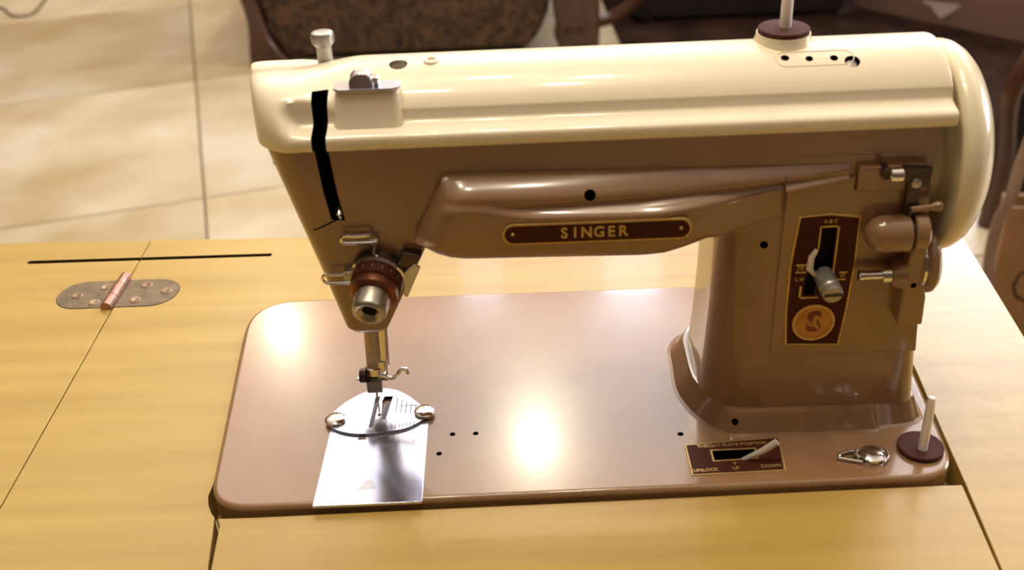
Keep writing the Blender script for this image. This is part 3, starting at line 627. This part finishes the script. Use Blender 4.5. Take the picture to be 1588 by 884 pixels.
for s, x, y, sz in (('THROAT PLATE POSITION', 262.4, 31.1, 2.95), ('UNLOCK', 246.6, 12.9, 2.9), ('UP', 261.4, 13.5, 2.9), ('DOWN', 278.6, 14.2, 2.9)):
    t = text_mb(s, sz, (x, y, .66), 'z', .06, .09); t.xf(Matrix.Translation((x, y, 0)) @ Matrix.Rotation(.035, 4, 'Z') @ Matrix.Translation((-x, -y, 0)))
    emit('lettering', t, GOLD, tpl)
lt.prism([(260.6, 17.6), (261.4, 16.0), (262.2, 17.6)], 'z', .5, .8)
emit('slot_arrow', lt, GOLD, tpl)
emit('throat_lever', MB().tube([(266, 24, -4), (266.8, 19.8, .8), (275, 18.2, 7), (281.5, 18.4, 12.2)], [1.2, 1.2, 1.7, 1.8], 14), GREYW, M_, label='pale throat plate lever')
# bobbin tension post on the bed
emit('winder_tension', MB().lathe((328.6, 17.8, 0), (0, 0, 1), [(0, 6.6), (.8, 6.6), (1.2, 5.2), (2.0, 5.2), (2.4, 6.4), (3.4, 6.2), (4.2, 4.6), (5.0, 3.9), (5.4, .1)], 36), CHROME, M_, label='chrome bobbin thread tension button')
emit('tension_clip', MB().tube(smooth_pts([(324, 22.2, 1.2), (318, 21.6, 1.8), (313.4, 20.0, 1.6), (312.6, 18.0, 1.2), (315.6, 16.6, 1.2), (323, 14.2, 1.2)], 5), .9, 10), CHROME, M_)
emit('clip_loop', MB().tube(smooth_pts([(322, 21.4, 2.2), (320.6, 18.6, 2.6), (322, 15.4, 2.2)], 5), 1.2, 10), STEEL, M_)
emit('clip_arm', MB().tube(smooth_pts([(330, 24.6, 1.5), (335, 22.5, 1.8), (336.2, 17.5, 1.8), (333.4, 12.6, 1.4)], 5), .8, 10), CHROME, M_)

# ============================================================ behind: chairs, cartons, carpet for floor shade, cable
ac = empty('armchair', (-180, 3050, FZ), 'brown damask armchair with carved wooden legs behind the left half of the machine', 'armchair')
emit('seat_base', MB().prism([(-606, -500), (-600, -560), (-587, -604), (-566, -668), (-540, -742), (190, -742), (226, -690), (247, -640), (262, -560), (262, -500)], 'y', 2752, 3420).bevel(16, 3), DAMASK, ac)
emit('seat_cushion', MB().box((-590, 2740, -498), (250, 3400, -340)).bevel(45, 5), DAMASK, ac)
emit('backrest', MB().box((-590, 3400, -500), (250, 3540, 260)).bevel(50, 5), DAMASK, ac)
for x in (-660, 262): emit('armrest', MB().box((x, 2760, -500), (x+66, 3440, -160)).bevel(26, 4), DAMASK, ac)
lg = [( -612, 2742, -500), (-612, 2742, -563), (-608, 2740, -640), (-600, 2736, -700), (-592, 2732, -745)]
def flat_leg(xo, zs, name='leg'):
    rr = []
    for z, x0, x1 in zs: rr.append([(x, y, z) for x, y in rrect(x0+xo, x1+xo, 2728, 2800, 16, 5)])
    return emit(name, MB().loft(rr), CARVED, ac, ang=60)
flat_leg(0, [(-759.5, -640, -520), (-745, -643, -530), (-715, -641, -552), (-690, -638, -566), (-660, -634, -577), (-620, -633, -586), (-590, -637, -592), (-560, -643, -598), (-500, -652, -604)])
flat_leg(0, [(-759.5, 290, 392), (-740, 276, 396), (-700, 272, 398), (-660, 266, 398), (-600, 258, 398), (-500, 256, 398)])
emit('scroll_foot', MB().lathe((322, 2722, -704), (0, 1, 0), [(0, .1), (0, 24), (8, 36), (20, 55), (44, 60), (66, 52), (80, 20), (80, .1)], 32), CARVED, ac)
emit('leg', MB().box((-630, 3470, -760), (-580, 3530, -500)), CARVED, ac); emit('leg', MB().box((240, 3470, -760), (290, 3530, -500)), CARVED, ac)
emit('curved_rail', MB().tube(smooth_pts([(398, 2790, -684), (430, 2800, -680), (462, 2800, -664), (500, 2800, -636), (524, 2800, -600), (540, 2800, -520)], 5), 20, 12), CARVED, ac)

shade_rug = MB().prism([(470, 2680), (720, 1672), (3300, 1672), (3300, 2500), (2600, 4600), (1000, 4600), (380, 4300)], 'z', FZ, FZ+9).bevel(3, 1)  # dark patterned carpet, spread to stand in for the shaded floor
emit('shade_rug', shade_rug, SHADERUGM, label='dark brown patterned carpet standing in for shaded floor behind the machine', cat='shade_rug')
ot = empty('ottoman', (880, 3250, FZ+9), 'near-black upholstered ottoman standing on the dark stand-in carpet behind the spool pin', 'ottoman')
emit('seat_base', MB().prism([(508, -700), (512, -728), (530, -742), (1165, -742), (1180, -700), (1180, -480), (508, -480)], 'y', 2960, 3300).bevel(10, 2), DARKUP, ot)
emit('seat_cushion', MB().box((500, 2950, -478), (1188, 3310, -330)).bevel(40, 4), DARKUP, ot)
for x in (560, 1130):
    for y in (2990, 3260): emit('leg', MB().cyl((x, y, -751), (x, y, -735), 22), CARVED, ot)
# carton at the top right, turned 45 degrees
bx = empty('carton', (1500, 3150, FZ+9), 'large pinkish brown carton with a torn white label, top right behind the wheel', 'carton')
dv = Vector((372, -382, 0)).normalized(); nv = Vector((dv.y, -dv.x, 0)); p0 = Vector((1238, 3028, 0))-dv*10; nv = -nv
q = [p0, p0+dv*1000, p0+dv*1000+nv*600, p0+nv*600]
emit('carton_body', MB().prism([(v.x, v.y) for v in q], 'z', FZ+9, -330), CARDP, bx)
for a, b in ((q[0], q[3]), (q[1], q[2])):
    pass
emit('carton_flap', MB().prism([(v.x, v.y) for v in (q[0], q[1], q[1]+nv*296, q[0]+nv*296)], 'z', -330, -325), CARDP, bx)
emit('carton_flap', MB().prism([(v.x, v.y) for v in (q[3], q[2], q[2]-nv*296, q[3]-nv*296)], 'z', -330, -325), CARDP, bx)
def on_side(s, z, o=1.5): v = p0+dv*s-nv*o; return (v.x, v.y, z)
def side_poly(pts, th=2.0):
    m = MB(); m.loft([[on_side(s, z, o) for s, z in pts] for o in (0, th)]); return m
emit('torn_label', side_poly([(222, -690), (342, -684), (318, -708), (286, -733), (262, -716), (248, -700), (226, -698)]), PAPER, bx, label='torn white label')
emit('label_print', side_poly([(175, -655), (340, -640), (340, -652), (175, -667)]), INK, bx)
# chair at the right edge
rc = empty('side_chair', (1350, 1320, FZ), 'dark chair with curved wooden legs at the right edge beyond the hand wheel', 'chair')
emit('leg', MB().tube(smooth_pts([(1230, 1640, -330), (1150, 1610, -385), (1112, 1600, -458), (1110, 1600, -518), (1122, 1600, -605), (1119, 1600, -680), (1114, 1600, -759)], 5), 20, 12), CARVED, rc)
emit('leg', MB().tube(smooth_pts([(1160, 1040, -300), (980, 1010, -262), (880, 1000, -262), (860, 1000, -316), (856, 1000, -373), (845, 1000, -412), (842, 1000, -460), (846, 1000, -512), (856, 1000, -593), (858, 1000, -759)], 5), 8.5, 12), PALEW, rc, label='pale front leg')
emit('leg', MB().tube([(1620, 1030, -330), (1620, 1030, -759)], 18, 12), CARVED, rc); emit('leg', MB().tube([(1620, 1610, -330), (1620, 1610, -759)], 18, 12), CARVED, rc)
emit('seat', MB().box((1150, 1000, -330), (1650, 1650, -250)).bevel(25, 4), DARKUP, rc)
emit('gap_shade_panel', MB().prism([(1134, -430), (1128, -560), (1138, -640), (1134, -748), (1560, -748), (1560, -330), (1190, -330)], 'y', 1615, 1640), DARKUP, rc)  # added dark sheet, paints the darkness between the curved legs
emit('backrest', MB().box((1600, 1000, -250), (1660, 1650, 220)).bevel(25, 4), DARKUP, rc)
# cardboard box lower right, open at the top
cb = empty('cardboard_box', (1150, 1120, FZ), 'brown cardboard box with a black hexagon mark on the floor beyond the table corner', 'box')
BA, BB, BC, BD = (905, 1100), (1330, 1040), (1336, 1084), (911, 1144)
emit('box_body', MB().prism([BA, BB, BC, BD], 'z', FZ, -450), CARD, cb, cut=[(MB().prism([(909, 1103), (1327, 1044), (1332, 1081), (914, 1140)], 'z', FZ+6, -400), CARD)])
emit('box_flap', MB().prism([BD, BC, (1338, 1088), (913, 1148)], 'z', -600, -449), CARD, cb)
fd_ = Vector((425, -60, 0)).normalized(); fn = Vector((fd_.y, -fd_.x, 0))
def box_face(pts, o0=0, o1=1.2):
    m = MB(); b = Vector((905, 1100, 0))
    m.loft([[tuple((b+fd_*s+fn*o)[:2])+(z,) for s, z in pts] for o in (o0, o1)]); return m
hx = [(30, -590), (36, -566), (60, -555), (112, -555), (126, -574), (112, -616), (60, -622), (38, -612)]
hexm = MB()
for i in range(len(hx)):
    a, b = hx[i], hx[(i+1) % len(hx)]; c = (78, -588)
    ia = (a[0]+(c[0]-a[0])*.10, a[1]+(c[1]-a[1])*.12); ib = (b[0]+(c[0]-b[0])*.10, b[1]+(c[1]-b[1])*.12)
    t = box_face([a, b, ib, ia]); me = bpy.data.meshes.new('t'); t.bm.to_mesh(me); t.bm.free(); hexm.bm.from_mesh(me)
emit('hexagon_mark', hexm, INK, cb)
t = text_mb('R', 56, (0, 0, 0), 'y', .6, 1.2)
t.xf(Matrix.Translation(Vector((905, 1100, -588))+fd_*74+fn*.8) @ Matrix.Rotation(math.atan2(fd_.y, fd_.x), 4, 'Z'))
emit('lettering', t, INK, cb)
# cable top left
cb2 = MB().tube(smooth_pts([(-1900, 3330, FZ+4), (-1760, 3400, FZ+4), (-1672, 3436, FZ+4), (-1600, 3345, FZ+4), (-1560, 3322, FZ+4), (-1524, 3348, FZ+4), (-1530, 3450, FZ+4), (-1548, 3560, FZ+4), (-1600, 3900, FZ+4)], 6), 4, 8)
emit('power_cable', cb2, CABLE, label='thin dark looping cable on the tiles, top left corner', cat='cable')
# ceiling lamp fittings
for x, y, lab in ((-1150, 4440, 'round recessed ceiling lamp nearer the left'), (164, 3440, 'round recessed ceiling lamp straight behind the machine')):
    r_ = empty('recessed_lamp', (x, y, 2826), lab, 'lamp')
    emit('lamp_ring', MB().lathe((x, y, 2839.5), (0, 0, -1), [(0, 72), (10, 72), (10, 58), (2, 58)], 32, cap=False), FRAMEM, r_)
    emit('lamp_lens', MB().cyl((x, y, 2839), (x, y, 2832), 57), LAMPG, r_)
